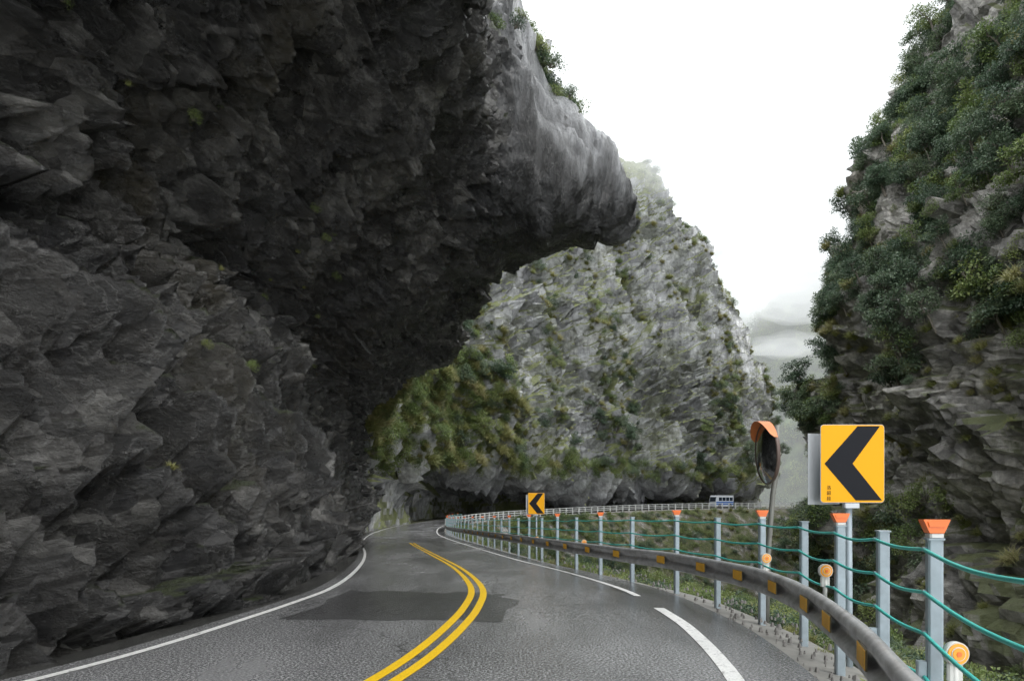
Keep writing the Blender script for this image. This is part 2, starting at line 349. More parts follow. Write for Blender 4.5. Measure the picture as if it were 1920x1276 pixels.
def dnear(p,n):
    nose=clamp((p.x+1.0)/1.2)*clamp((p.y-21.3)/1.2)*clamp((31.5-p.y)/2.0)*clamp((p.z-10.4)/1.0)
    ed=clamp((p.z+0.6)/1.2)
    ceil=clamp((p.z-8.5)/2.0)   # ceiling: flatter, long layered beds
    q=Vector((p.x,p.y*0.85,p.z*1.4+p.y*0.2))
    w=Vector((frac(p,1.1,3),frac(p+Vector((9,3,1)),1.1,3),frac(p+Vector((2,7,5)),1.1,2)))*0.14
    d=facet(q+w,3.4,0.13,0.40)+facet(q+w,1.3,0.13,0.5)+facet(q+w*0.5,0.5,0.13,0.55)+frac(p,5,4)*0.35+frac(p,0.6,3)*0.05
    qc=Vector((p.x*0.35+p.y*0.12,p.y*1.0,p.z*2.2))
    dc=facet(qc+w,2.4,0.14,0.4)+facet(qc+w,0.8,0.13,0.4)+frac(p,5,3)*0.3
    d=d*(1-0.75*ceil)+dc*0.75*ceil
    pn=Vector((p.x,p.y,p.z*0.7+p.x*0.4))
    sm=frac(pn,3.0,3)*0.50-ridge(Vector((p.x*1.1,p.y*1.1,p.z*0.35+p.x*0.5)),1.7,3)*0.15+facet(pn,1.6,0.07,0.25)
    if p.z>11.2 and 5<p.y<22: d*=0.7
    return (d*(1-nose)+sm*nose)*(0.25+0.75*ed)
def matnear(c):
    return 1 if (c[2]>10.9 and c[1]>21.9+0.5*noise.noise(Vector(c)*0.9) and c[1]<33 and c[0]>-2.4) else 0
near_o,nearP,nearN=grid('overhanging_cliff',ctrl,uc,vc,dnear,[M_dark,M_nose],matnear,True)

# ---------------------------------------------------------------- middle cliff
# base point, outward dir, overhang, lip height, top point, cave depth behind the base line
MC=[((-15.2,66),(1,0),0.6,8,(-30,78,78),0),((-16,80),(1,-0.1),1.5,8.5,(-26,96,82),0),((-14.5,95),(0.95,-0.3),3.5,7.8,(-18,116,86),1),
((-10,111),(0.85,-0.5),6.0,7.6,(-8,133,90),4.5),((-2,126),(0.75,-0.65),7.0,7.4,(6,144,90),6),((16,142),(0.6,-0.8),7.0,6.8,(21,157,80),6),
((34,151.5),(0.4,-0.92),6.0,6.2,(36,164,70.5),4.5),((48,158),(0.4,-0.92),4.0,5.6,(46,169,62.5),3),((58,162),(0.45,-0.9),2.0,6,(54.5,174,53.5),1),
((62,170),(0.8,-0.6),0.6,6,(59.5,182,42),0),((62,195),(1,0),0.5,6,(60,220,42),0),((56,240),(1,0),0.5,6,(54,262,40),0)]
ctrl=[]
for (bx,by),(nx,ny),o,lz,(tx,ty,tz),cv in MC:
    z0=zr(by)-0.5; row=[(bx-nx*cv,by-ny*cv,z0),(bx-nx*(0.5+cv),by-ny*(0.5+cv),lz*0.45),(bx+nx*(o*0.25-cv*0.6),by+ny*(o*0.25-cv*0.6),lz*0.85),(bx+nx*o,by+ny*o,lz)]
    lx,ly=bx+nx*o,by+ny*o
    for f,b in ((0.1,0.2),(0.28,0.6),(0.5,0.7),(0.75,0.4),(1,0)):
        x=lx+(tx-lx)*f**1.1+nx*b*2.0; y=ly+(ty-ly)*f**1.1+ny*b*2.0
        row.append((x,y,lz+(tz-lz)*f))
    row.append((tx-nx*25,ty-ny*25+6,tz+4))
    ctrl.append(row)
uc=[28,44,50,56,58,58,50,44,32,28,12,8]; vc=[8,8,12,22,46,56,58,48,6]
def dmid(p,n):
    q=Vector((p.x*1.0+p.z*0.35,p.y,p.z*0.62))
    q2=Vector((p.x*0.9+p.z*0.5,p.y,p.z*1.2-p.x*0.5))
    w=Vector((frac(p,6,3),frac(p+Vector((9,3,1)),6,3),0))*0.9
    k=min(1.0,0.25+max(0,p.z-1)/9)*(1-0.4*clamp((p.x-38)/14))*(1-0.3*clamp((p.z-48)/20))
    return k*(facet(q+w,12,0.16,0.6)+facet(q2+w,5,0.11,0.45)+facet(q2+w*0.4,2.0,0.08,0.4)+frac(p,18,3)*2.0-ridge(q,9,2)*0.7+frac(p,1.6,3)*0.10)
mid_o,midP,midN=grid('marble_cliff',ctrl,uc[:len(MC)-1],vc,dmid,[M_mid])

# ---------------------------------------------------------------- right cliff
ctrl=[]
for y,x in ((-30,46),(5,38),(25,34),(40,33),(52,33.4),(64,34.4),(75,36.8),(88,48.5),(115,72),(160,105)):
    ctrl.append([(x+l+(0 if j<9 else 6),y+max(0,(z-10))*0.06,z) for j,(z,l) in enumerate(((-32,-7),(-16,-3),(-3,-1.2),(8,-0.8),(17,-0.4),(26,2.2),(35,6.0),(45,10.0),(55,15.5),(66,23),(80,37)))])
def dright(p,n):
    q=Vector((p.x,p.y*0.8+p.z*0.3,p.z*0.9-p.y*0.2))
    w=Vector((frac(p,3,3),frac(p+Vector((9,3,1)),3,3),0))*0.8
    return -(facet(q+w,9,0.14,0.5)+facet(q+w,3.6,0.14,0.5)+facet(q+w*0.5,1.5,0.12,0.5)+frac(p,12,4)*1.5-ridge(q,5,3)*0.2+frac(p,1.2,3)*0.15)
right_o,rightP,rightN=grid('gorge_cliff',ctrl,[8,14,24,38,42,42,38,24,14],[12,18,26,32,32,32,30,26,16,8],dright,[M_right])

# ---------------------------------------------------------------- ground terrain
RA=arc(RLn,1.0); RAd=np.gradient(RA,axis=0); RAd/=np.linalg.norm(RAd,axis=1,keepdims=True)
def ground_z(x,y):
    d=(RA[:,0]-x)**2+(RA[:,1]-y)**2; i=int(np.argmin(d))
    rel=np.array([x,y])-RA[i]; s=rel[0]*RAd[i,1]-rel[1]*RAd[i,0]  # right positive
    dist=math.sqrt(d[i]); base=zr(RA[i,1])
    if s<0: return base-0.14
    sh=4.0 if y<25 else 1.6
    drop=0.14+ (dist*0.26 if dist<sh else sh*0.26+(dist-sh)*1.0)
    z=base-drop+frac(Vector((x,y,0)),6,4)*min(1.4,dist*0.18)+frac(Vector((x,y,7)),1.6,3)*min(0.35,dist*0.05)
    return max(z,-27+frac(Vector((x,y,3)),9,4)*1.5)
def axis(pts):
    o=[]
    for a,b,st in pts: o+=list(np.arange(a,b,st))
    o.append(pts[-1][1]); return o
xs=axis([(-420,-60,30),(-60,-24,4),(-24,0,1.2),(0,14,0.4),(14,60,1.3),(60,130,4),(130,700,40)])
ys=axis([(-60,-4,5),(-4,24,0.5),(24,170,1.5),(170,260,6),(260,1000,50)])
gv=[(x,y,ground_z(x,y)) for y in ys for x in xs]
W=len(xs); gf=[(j*W+i,j*W+i+1,(j+1)*W+i+1,(j+1)*W+i) for j in range(len(ys)-1) for i in range(W-1)]
me=bpy.data.meshes.new('ground'); me.from_pydata(gv,[],gf)
m,nt=new_mat('slope_soil'); v=coords(nt)
n=tnoise(nt,v,0.35,9,0.7); n2=tnoise(nt,v,4,8,0.75)
c=ramp(nt,n,[(0.38,(0.045,0.062,0.02)),(0.48,(0.10,0.11,0.04)),(0.55,(0.15,0.14,0.11)),(0.65,(0.34,0.335,0.32))])
c=mixc(nt,0.9,c,ramp(nt,n2,[(0.35,0.3),(0.62,1.4)]),'MULTIPLY')
finish(nt,c,0.85,n2,1.0,0.3); me.materials.append(m); me.update()
g_o=bpy.data.objects.new('ground',me); COL.objects.link(g_o)

# ---------------------------------------------------------------- far hills
m,nt=new_mat('forested_hill'); v=coords(nt)
n=tnoise(nt,v,0.035,9,0.75); vv=tvor(nt,v,0.16,'F1')
c=ramp(nt,n,[(0.3,(0.05,0.085,0.035)),(0.5,(0.11,0.16,0.06)),(0.7,(0.22,0.25,0.11))])
c=mixc(nt,0.8,c,ramp(nt,vv,[(0.1,1.2),(0.8,0.35)]),'MULTIPLY')
finish(nt,c,0.9,mth(nt,'SUBTRACT',1.0,vv),1.0,4.0); M_hill=m
def dh(p,n): return frac(p,60,5)*14+frac(p,9,3)*1.5
def hill(name,prof):
    ctrl=[[(x,y0,-30),(x+2,y0+(y1-y0)*0.3,-30+(zt+30)*0.35),(x+4,y0+(y1-y0)*0.7,-30+(zt+30)*0.75),(x+6,y1,zt),(x+8,y1+60,zt-5)] for x,y0,y1,zt in prof]
    return grid(name,ctrl,[26]*(len(prof)-1),[30,30,26,8],dh,[M_hill])
h1,h1P,h1N=hill('forested_hill',[(50,290,330,34),(85,275,345,50),(112,250,345,80),(140,230,330,108),(180,200,300,135),(240,180,300,150)])
h2,h2P,h2N=hill('distant_mountain',[(60,470,540,90),(130,450,540,160),(190,430,540,235),(260,400,540,310),(360,400,540,340)])
h3,h3P,h3N=hill('distant_mountain',[(-300,300,400,60),(-150,300,400,90),(-60,290,380,110),(40,330,420,70),(90,420,480,40)])

# ---------------------------------------------------------------- vegetation templates
def leaf(mb,p,d,up,L,Wd,mi=0):
    d=d.normalized(); s=d.cross(up); 
    if s.length<1e-3: s=Vector((1,0,0))
    s=s.normalized()*Wd
    b=len(mb.v); mid=p+d*L*0.5
    mb.v+=[p,mid+s,p+d*L,mid-s]; mb.f.append((b,b+1,b+2,b+3)); mb.m.append(mi); mb.smooth.append(False)
def rv():
    while True:
        v=Vector((U(-1,1),U(-1,1),U(-1,1)))
        if 0.05<v.length<1: return v
def make_bush(nl,clusters,ls,flat=0.8,cr=0.42):
    mb=MB()
    cs=[]
    for _ in range(clusters):
        c=rv(); c.z=abs(c.z)*flat; cs.append((c*0.75,U(0.5,1.2)*cr))
    for c,r in cs:
        mb.tube([(0,0,-0.3),c*0.5+Vector((0,0,-0.1)),c],[0.03,0.02,0.008],4,1,False)
    for _ in range(nl):
        c,r=random.choice(cs); o=rv(); o=o.normalized()*(o.length**0.5)
        p=c+o*r; d=(rv()+o*0.9+Vector((0,0,-0.15)))
        leaf(mb,p,d,(rv()+Vector((0,0,1.0))).normalized(),ls*U(0.6,1.3),ls*U(0.2,0.36))
    return mb
def make_tree(nl,ls):
    mb=MB(); tips=[]
    tr=[Vector((0,0,-0.3)),Vector((U(-.05,.05),U(-.05,.05),0.3)),Vector((U(-.12,.12),U(-.12,.12),0.7)),Vector((U(-.2,.2),U(-.2,.2),1.15))]
    mb.tube(tr,[0.05,0.04,0.03,0.015],6,1,False); tips.append(tr[-1])
    for i in range(11):
        f=U(0.3,1); a=U(0,6.28); b=tr[1].lerp(tr[3],(f-0.3)/0.7)
        L=U(0.35,0.75)*(1.15-0.5*f)
        e=b+Vector((math.cos(a)*L,math.sin(a)*L,U(0.05,0.35)))
        mb.tube([b,b.lerp(e,0.5)+Vector((0,0,0.04)),e],[0.02,0.013,0.006],4,1,False)
        tips.append(e); tips.append(b.lerp(e,0.65)+rv()*0.1)
    for _ in range(nl):
        c=random.choice(tips); o=rv(); p=c+Vector((o.x*0.24,o.y*0.24,o.z*0.15))
        leaf(mb,p,rv()+o+Vector((0,0,-0.2)),(rv()+Vector((0,0,1.2))).normalized(),ls*U(0.6,1.3),ls*U(0.2,0.36))
    return mb
def make_grass(nb,h):
    mb=MB()
    for _ in range(nb):
        a=U(0,6.28); l=h*U(0.5,1); sp=U(0.25,0.9); p=Vector((U(-.2,.2),U(-.2,.2),-0.05)); d=Vector((math.cos(a),math.sin(a),0))
        s=Vector((-d.y,d.x,0))*0.018*U(0.7,1.6); b=len(mb.v)
        for k in range(4):
            t=k/3; q=p+d*l*sp*t**1.3+Vector((0,0,l*(t-0.75*sp*t*t*1.2))); w=s*(1-t*0.9)
            mb.v+=[q-w,q+w]
        for k in range(3):
            mb.f.append((b+2*k,b+2*k+1,b+2*k+3,b+2*k+2)); mb.m.append(0); mb.smooth.append(False)
    return mb
def tmpl(mb,name,mats):
    me=bpy.data.meshes.new(name); me.from_pydata([tuple(v) for v in mb.v],[],mb.f)
    for mm in mats: me.materials.append(mm)
    me.polygons.foreach_set('material_index',mb.m); me.update(); return me
BD=[tmpl(make_bush(1100,12,0.11),'bush_mesh',[M_leafD,M_bark]) for _ in range(3)]
BL=[tmpl(make_bush(900,11,0.11),'light_bush_mesh',[M_leafL,M_bark]) for _ in range(3)]
TD=[tmpl(make_tree(1900,0.09),'tree_mesh',[M_leafD,M_bark]) for _ in range(4)]
TL=[tmpl(make_tree(1500,0.09),'light_tree_mesh',[M_leafL,M_bark]) for _ in range(2)]
GR=[tmpl(make_grass(150,1.0),'grass_mesh',[M_grassM]) for _ in range(2)]
def put(parent,me,loc,sc,tilt=None,name=None):
    o=bpy.data.objects.new(name or me.name.split('_mesh')[0],me); COL.objects.link(o); o.parent=parent
    o.location=loc
    z=Vector((0,0,1))
    if tilt is not None: z=(z*1.0+Vector(tilt)).normalized()
    q=z.to_track_quat('Z','Y').to_matrix().to_4x4() @ Matrix.Rotation(U(0,6.28),4,'Z')
    o.rotation_euler=q.to_euler(); o.scale=(sc*U(0.85,1.15),sc*U(0.85,1.15),sc*U(0.8,1.15))
def scatter(parent,P,NN,n,meshes,s0,s1,cond,tilt=0.5,off=0.0,lean=None):
    k=0; tries=0
    while k<n and tries<n*60:
        tries+=1; i=random.randrange(len(P)); p=Vector(P[i]); nn=Vector(NN[i])
        if not cond(p,nn): continue
        sc=U(s0,s1)
        j=Vector((U(-1,1),U(-1,1),U(-1,1)))*0.3
        put(parent,random.choice(meshes),p+nn*off*sc+j,sc,nn*tilt if lean is None else lean); k+=1

# right cliff vegetation
e=empty('gorge_cliff_foliage')
def cR(p,n):
    if p.y<22 or p.y>125: return False
    m=noise.noise(Vector((p.x,p.y*1.0,p.z*0.8))/8.0)+0.5*noise.noise(p/3.0)
    up=0.36*min(1,max(-1,(p.z-10)/8))+ (0.25 if p.y>66 else 0)
    return m+up>0.08
RN=rightN*(1 if rightN[:,0].mean()<0 else -1)
scatter(e,rightP,RN,720,TD+TD+TL,1.2,2.5,lambda p,n:cR(p,n) and p.z>9,0.5,0.05)
scatter(e,rightP,RN,800,BD,0.6,1.5,cR,0.6,0.1)
scatter(e,rightP,RN,420,BL,0.5,1.3,lambda p,n:cR(p,n),0.6,0.1)
scatter(e,rightP,RN,700,GR,0.8,1.7,lambda p,n:22<p.y<90 and noise.noise(p/5)>-0.05 and p.z<36,0.9,0.0)
scatter(e,rightP,RN,300,BD+BL,0.9,2.0,lambda p,n:50<p.y<110 and p.z<2,0.6,0.1)
# middle cliff vegetation
MN=midN*(1 if midN[:,0].mean()-midN[:,1].mean()>0 else -1)
e=empty('marble_cliff_foliage')
def cM(p,n):
    if p.z<7 or p.y>200: return False
    m=noise.noise(Vector((p.x+p.z*0.3,p.y,p.z*0.25))/8.0)+0.4*noise.noise(p/3.0)
    return m+0.36*(1-min(1,(p.z-7)/36))-0.20>0.0
scatter(e,midP,MN,420,BD,0.6,1.6,cM,0.6,0.1)
scatter(e,midP,MN,950,BL,0.5,1.4,cM,0.6,0.1)
scatter(e,midP,MN,130,TD+TL,1.5,2.6,lambda p,n:cM(p,n) and p.z<26,0.5,0.05)
scatter(e,midP,MN,1700,GR,0.8,1.9,lambda p,n:6.5<p.z<64 and noise.noise(Vector((p.x+p.z*0.3,p.y,p.z*0.25))/8)>-0.04,0.9,0.0)
scatter(e,midP,MN,320,BL,0.8,1.7,lambda p,n:p.y<104 and p.z>8 and p.z<24,0.7,0.15)
scatter(e,midP,MN,420,GR,1.2,2.8,lambda p,n:p.y<112 and p.z>7 and p.z<22,1.2,0.1)
# fringe hanging from the lip of the half tunnel
scatter(e,midP,MN,260,GR+BL,1.0,2.0,lambda p,n:p.y<152 and 6.4<p.z<9.5,1.3,0.1)
# nose top
e=empty('cliff_top_foliage')
NNn=nearN*(np.sign(nearN[:,2][(nearP[:,2]>24)].mean()) or 1)
scatter(e,nearP,NNn,260,BD+BL,0.35,0.7,lambda p,n:25.5<p.y<34 and p.z>16.3 and -3.5<p.x<2.3,0.6,0.15)
scatter(e,nearP,NNn,50,BD+BL,0.3,0.5,lambda p,n:20.5<p.y<23.5 and p.z>16.5 and p.z<24 and p.x>-3,0.6,0.1)
scatter(e,nearP,NNn,110,GR,0.35,0.7,lambda p,n:23<p.y<29 and p.z>13.4 and p.x>-2.5 and (p.y>26.8 or p.x<-0.2),0.9,0.0)
scatter(e,nearP,NNn,130,BL,0.7,1.5,lambda p,n:54<p.y<76 and 8.6<p.z<16,0.7,0.2)
scatter(e,nearP,NNn,170,GR,1.0,2.2,lambda p,n:53<p.y<76 and 7.4<p.z<14,1.2,0.15)
scatter(e,nearP,NNn,60,GR+BL,0.08,0.2,lambda p,n:8<p.y<40 and 1.5<p.z<9 and p.x<-3,0.4,0.0)
# slope below road
e=empty('slope_vegetation')
sel=[]
for p in gv:
    if not(p[0]>-9 and 0<p[1]<200): continue
    dd=((RA-np.array(p[:2]))**2).sum(1); i=int(np.argmin(dd)); d=math.sqrt(dd[i])
    rel=np.array(p[:2])-RA[i]; s=rel[0]*RAd[i,1]-rel[1]*RAd[i,0]
    if s>0.35: sel.append((p,d))
A=[p for p,d in sel if 0.8<d<5 and 2<p[1]<24]; 
for p in random.sample(A,min(1100,len(A))):
    put(e,random.choice(BL+BL+BD),(p[0]+U(-.2,.2),p[1]+U(-.2,.2),p[2]+0.04),U(0.16,0.44))
A=[p for p,d in sel if 0.35<d<3.5 and p[1]<24]; 
for p in random.sample(A,min(700,len(A))):
    put(e,random.choice(GR),(p[0]+U(-.2,.2),p[1]+U(-.2,.2),p[2]+0.02),U(0.12,0.42))
Bp=[p for p,d in sel if d>4.5 and p[1]<60]
for p in random.sample(Bp,min(480,len(Bp))): put(e,random.choice(BL+BD),(p[0],p[1],p[2]+0.1),U(0.5,1.1))
Cp=[p for p,d in sel if p[1]>=50 and d<16 and d>1.2]
for p in random.sample(Cp,min(1100,len(Cp))): put(e,random.choice(BL+BL+BD+GR),(p[0],p[1],p[2]+0.1),U(0.6,1.5))
Cp=[p for p,d in sel if p[1]>=40 and d>9]
for p in random.sample(Cp,min(260,len(Cp))): put(e,random.choice(TD),(p[0],p[1],p[2]),U(1.6,2.8))
e=empty('forest_canopy')
scatter(e,h1P,h1N,1200,BD+BL,4,7,lambda p,n:p.x>60,0.0,0.0,lean=(0,0,1))
scatter(e,h2P,h2N,300,BD,8,13,lambda p,n:p.x>60,0.0,0.0,lean=(0,0,1))

# ---------------------------------------------------------------- guardrail + fence
M_post=simple('painted_steel_post',(0.34,0.40,0.44),0.5,0.1,var=0.35,scale=9)
M_cable=simple('teal_cable',(0.04,0.46,0.40),0.5,var=0.25,scale=40)
M_orange=simple('orange_reflector',(0.85,0.17,0.02),0.35,var=0.1)
M_amber=simple('amber_reflector',(0.9,0.36,0.008),0.3,var=0.1)
M_whitep=simple('white_plastic',(0.6,0.6,0.57),0.5,var=0.1)
M_black=simple('black_sheeting',(0.008,0.009,0.013),0.6,var=0.1,spec=0.2)
M_yellow=simple('yellow_sheeting',(0.86,0.40,0.004),0.5,var=0.04,scale=2,spec=0.2)
M_alu=simple('sign_back_aluminium',(0.5,0.52,0.54),0.45,0.4,var=0.15)
RP=arc(RLn,0.35)
RP=RP[RP[:,1]<90]
RT=np.gradient(RP,axis=0); RT/=np.linalg.norm(RT,axis=1,keepdims=True)
gr=empty('guardrail')
prof=[(0.0,0.31),(-0.035,0.315),(-0.075,0.285),(-0.08,0.235),(-0.02,0.175),(-0.02,0.135),(-0.08,0.08),(-0.075,0.025),(-0.035,0.0),(0,0.005)]
mb=MB(); n=len(prof)
for p,t in zip(RP,RT):
    r=np.array([t[1],-t[0]]); zb=zr(p[1])+0.40
    for o,z in prof: mb.v.append(Vector((p[0]+r[0]*o,p[1]+r[1]*o,zb+z)))
for i in range(len(RP)-1):
    for k in range(n-1):
        mb.f.append((i*n+k,(i+1)*n+k,(i+1)*n+k+1,i*n+k+1)); mb.m.append(0); mb.smooth.append(True)
m,nt=new_mat('weathered_rail_steel'); v=coords(nt); a=tnoise(nt,v,3,9,0.7); b2=tnoise(nt,v,25,6,0.7)
c=ramp(nt,a,[(0.3,(0.24,0.235,0.23)),(0.5,(0.42,0.42,0.42)),(0.7,(0.58,0.59,0.60))])
c=mixc(nt,ramp(nt,b2,[(0.6,0),(0.74,0.6)]),c,(0.14,0.10,0.07))
finish(nt,c,ramp(nt,a,[(0.3,0.5),(0.7,0.28)]),b2,0.2,0.01,0.35); M_rail=m
o=mb.obj('w_beam',[M_rail],gr); md=o.modifiers.new('t','SOLIDIFY'); md.thickness=0.006
explicit=[(1.2,0.6),(2.0,2.45),(2.66,4.3),(2.96,5.45),(3.17,6.6),(3.42,8.0),(3.46,9.45),(3.28,10.9),(3.06,12.7)]
rest=[]; last=np.array(explicit[-1]); 
for p,t in zip(RP,RT):
    q=p+np.array([t[1],-t[0]])*0.14
    if p[1]>13 and np.linalg.norm(q-last)>=1.95: rest.append(tuple(q)); last=q
posts=explicit+rest
fe=empty('cable_fence'); mp=MB(); mc=MB(); mo=MB()
HS=[1.30,1.03,0.77,0.50]
for i,(x,y) in enumerate(posts):
    z=zr(y); nx,ny=posts[min(i+1,len(posts)-1)]; px,py=posts[max(i-1,0)]; rz=math.atan2(ny-py,nx-px)
    mp.box((x,y,z+0.55),(0.085,0.085,1.62),rz,0,0.012)
    mp.box((x,y,z+1.366),(0.10,0.10,0.012),rz,0,0.01)
    s=Vector((math.sin(rz),-math.cos(rz),0))
    for h in HS:
        c=Vector((x,y,z+h))-s*0.042
        mp.tube([c,c-s*0.026],0.016,8,0)
    c=Vector((x,y,z+0.535))-s*0.07
    mp.box(c,(0.05,0.06,0.12),rz,0,0.008)
    if i%2==0:
        c=Vector((x,y,z+1.375))
        mo.box(c+Vector((0,0,0.012)),(0.09,0.07,0.024),0,1,0.01)
        fx=Vector((1,0,0)); fy=Vector((0,1,0))
        q=c+Vector((0,0,0.028))
        pts=[q-fx*0.045-fy*0.03,q+fx*0.045-fy*0.03,q+fx*0.06-fy*0.03+Vector((0,0,0.03)),q+fx*0.085-fy*0.03+Vector((0,0,0.085)),q-fx*0.085-fy*0.03+Vector((0,0,0.085)),q-fx*0.06-fy*0.03+Vector((0,0,0.03))]
        mo.prism(pts,fy*0.06,0)
        pts2=[q-fx*0.05-fy*0.033+Vector((0,0,0.04)),q+fx*0.05-fy*0.033+Vector((0,0,0.04)),q+fx*0.06-fy*0.033+Vector((0,0,0.072)),q-fx*0.06-fy*0.033+Vector((0,0,0.072))]
        mo.prism(pts2,-fy*0.004,0)
    if i+1<len(posts):
        x2,y2=posts[i+1]; z2=zr(y2)
        for h in HS:
            a=Vector((x,y,z+h))-s*0.06; b=Vector((x2,y2,z2+h))-s*0.06; K=14
            sg=U(0.02,0.045)
            path=[a.lerp(b,k/K)-Vector((0,0,sg*math.sin(math.pi*k/K))) for k in range(K+1)]
            mc.tube(path,0.0125,7,0,False)
mp.obj('posts',[M_post],fe); mc.obj('cables',[M_cable],fe); mo.obj('post_top_reflectors',[M_orange,M_whitep],fe)
mh=MB()
for i,(x,y) in enumerate(posts):
    if i<1 or y>45 : continue
    j=int(np.argmin(((RP-np.array((x,y)))**2).sum(1))); p=RP[j]; t=RT[j]; r=np.array([t[1],-t[0]])
    zb=zr(p[1])+0.40
    T=Vector((t[0],t[1],0)); Rr=Vector((r[0],r[1],0)); c=Vector((p[0],p[1],zb+0.158))+T*0.35
    Lh=0.18
    nb=8
    for k in range(nb):
        a=c+T*(-Lh+2*Lh*(k+0.18)/nb)-Rr*0.098
        mh.prism([a-Vector((0,0,0.065)),a+T*(Lh*1.3/nb)-Vector((0,0,0.065)),a+T*(Lh*1.3/nb)+Vector((0,0,0.065)),a+Vector((0,0,0.065))],Rr*0.01,0)
    a=c-T*Lh-Rr*0.093
    mh.prism([a-Vector((0,0,0.07)),a+T*2*Lh-Vector((0,0,0.07)),a+T*2*Lh+Vector((0,0,0.07)),a+Vector((0,0,0.07))],Rr*0.012,1)
M_amb2=simple('faded_amber',(0.80,0.42,0.03),0.5,var=0.3); M_darkp=simple('plate_backing',(0.13,0.10,0.05),0.6)
mh.obj('hazard_plates',[M_amb2,M_darkp],gr)
def delineator(x,y,z):
    e=empty('delineator',(x,y,z)); mb=MB()
    mb.tube([(0,0,-0.25),(0,0,0.0)],0.022,8,1); mb.box((0,0,-0.05),(0.09,0.03,0.1),0,1,0.01)
    mb.tube([(0,-0.03,0.06),(0,0.012,0.06)],[0.068,0.068],24,1)
    mb.tube([(0,-0.036,0.06),(0,-0.03,0.06)],0.060,24,0)
    mb.tube([(0,-0.039,0.06),(0,-0.036,0.06)],0.042,24,1)
    mb.tube([(0,-0.043,0.06),(0,-0.039,0.06)],0.036,24,0)
    mb.tube([(0,-0.046,0.06),(0,-0.043,0.06)],0.015,16,2)
    mb.obj('reflector_head',[M_amber,M_whitep,M_orange],e)
for x,y,z in ((2.58,3.98,0.66),(3.14,6.85,0.85),(3.42,9.2,0.78),(1.86,17.6,0.5),(0.85,23.6,0.3)): delineator(x,y,z)

# far railing (white, along the bend and beyond)
wr=empty('white_railing'); mb=MB()
FR=arc(RLn,0.8); FR=FR[FR[:,1]>84]
FR2=arc(RLn,1.7); FR2=FR2[FR2[:,1]>72]
for x,y in FR2: mb.box((x,y,zr(y)+0.5),(0.2,0.2,1.25),0,0,0.03)
for h in (1.05,0.7,0.38): mb.tube([(x,y,zr(y)+h) for x,y in FR],0.055,6,0)
M_wr=simple('white_railing_paint',(0.6,0.61,0.6),0.6,var=0.2,scale=1)
mb.obj('rails_and_posts',[M_wr],wr)
mb=MB(); rp=[(x,y) for x,y in FR]; n0=len(rp)
for (x,y) in rp: mb.v+=[Vector((x,y,zr(y)+0.0)),Vector((x,y,zr(y)-2.2))]
for i in range(n0-1): mb.f.append((2*i,2*i+1,2*i+3,2*i+2)); mb.m.append(0); mb.smooth.append(True)
o=mb.obj('retaining_wall',[M_conc]); md=o.modifiers.new('t','SOLIDIFY'); md.thickness=0.3

# ---------------------------------------------------------------- chevron signs
def chevron_sign(x,y,zb,w,h,gz,yaw,text=None,side=-1):
    e=empty('chevron_sign',(x,y,0)); e.rotation_euler=(0,0,yaw)
    mb=MB()
    def rr(w,h,r,cx=0,cz=0,yy=0):
        P=[]
        for (sx,sz,a0) in ((1,-1,-90),(1,1,0),(-1,1,90),(-1,-1,180)):
            for k in range(5):
                a=math.radians(a0+k*22.5); P.append((cx+sx*(w/2-r)+math.cos(a)*r,yy,cz+sz*(h/2-r)+math.sin(a)*r))
        return P
    cz=zb+h/2
    mb.prism(rr(w,h,0.035,0,cz,0.0),(0,0.004,0),1,1)
    mb.prism(rr(w-0.008,h-0.008,0.032,0,cz,-0.0035),(0,0.003,0),0,0)
    q=-0.0055
    X=lambda f:(-w/2+f*w); Z=lambda f:(zb+h*f)
    mb.prism([(X(0.93),q,Z(0.98)),(X(0.58),q,Z(0.98)),(X(0.06),q,Z(0.5)),(X(0.55),q,Z(0.03)),(X(0.96),q,Z(0.03)),(X(0.5),q,Z(0.5))],(0,0.0015,0),2,2)
    mb.prism([(-w/2-0.085,0.10,zb-0.02),(-w/2+0.3,0.22,zb-0.02),(-w/2+0.3,0.22,zb+h*0.90),(-w/2-0.085,0.10,zb+h*0.90)],(0,0.006,0),1,1)
    for zz in (zb+h*0.25,zb+h*0.75): mb.box((0,0.03,zz),(w*0.7,0.04,0.03),0,1)
    mb.box((0,0.03,zb-0.03),(0.16,0.06,0.05),0,1,0.01)
    mb.obj('board',[M_yellow,M_alu,M_black],e)
    mb=MB(); mb.tube([(0.02,0.09,gz),(0.01,0.09,(gz+zb)/2),(0.0,0.09,zb+h*0.9)],0.034,12,0); mb.obj('pole',[M_post],e)
    if text:
        for k,ch in enumerate(text):
            cu=bpy.data.curves.new('lettering','FONT'); cu.body=ch; cu.size=0.045; cu.align_x='CENTER'; cu.extrude=0.0005
            t=bpy.data.objects.new('lettering',cu); COL.objects.link(t); t.parent=e
            t.rotation_euler=(math.pi/2,0,0); t.location=(-w/2+0.085,-0.0065,zb+h*0.175-k*0.056)
            cu.materials.append(M_black)
    return e
chevron_sign(3.49,7.0,1.59,0.655,0.80,-0.6,0.0,'洛韶段')
chevron_sign(0.98,27.5,1.1,0.66,0.86,-2.0,0.0)

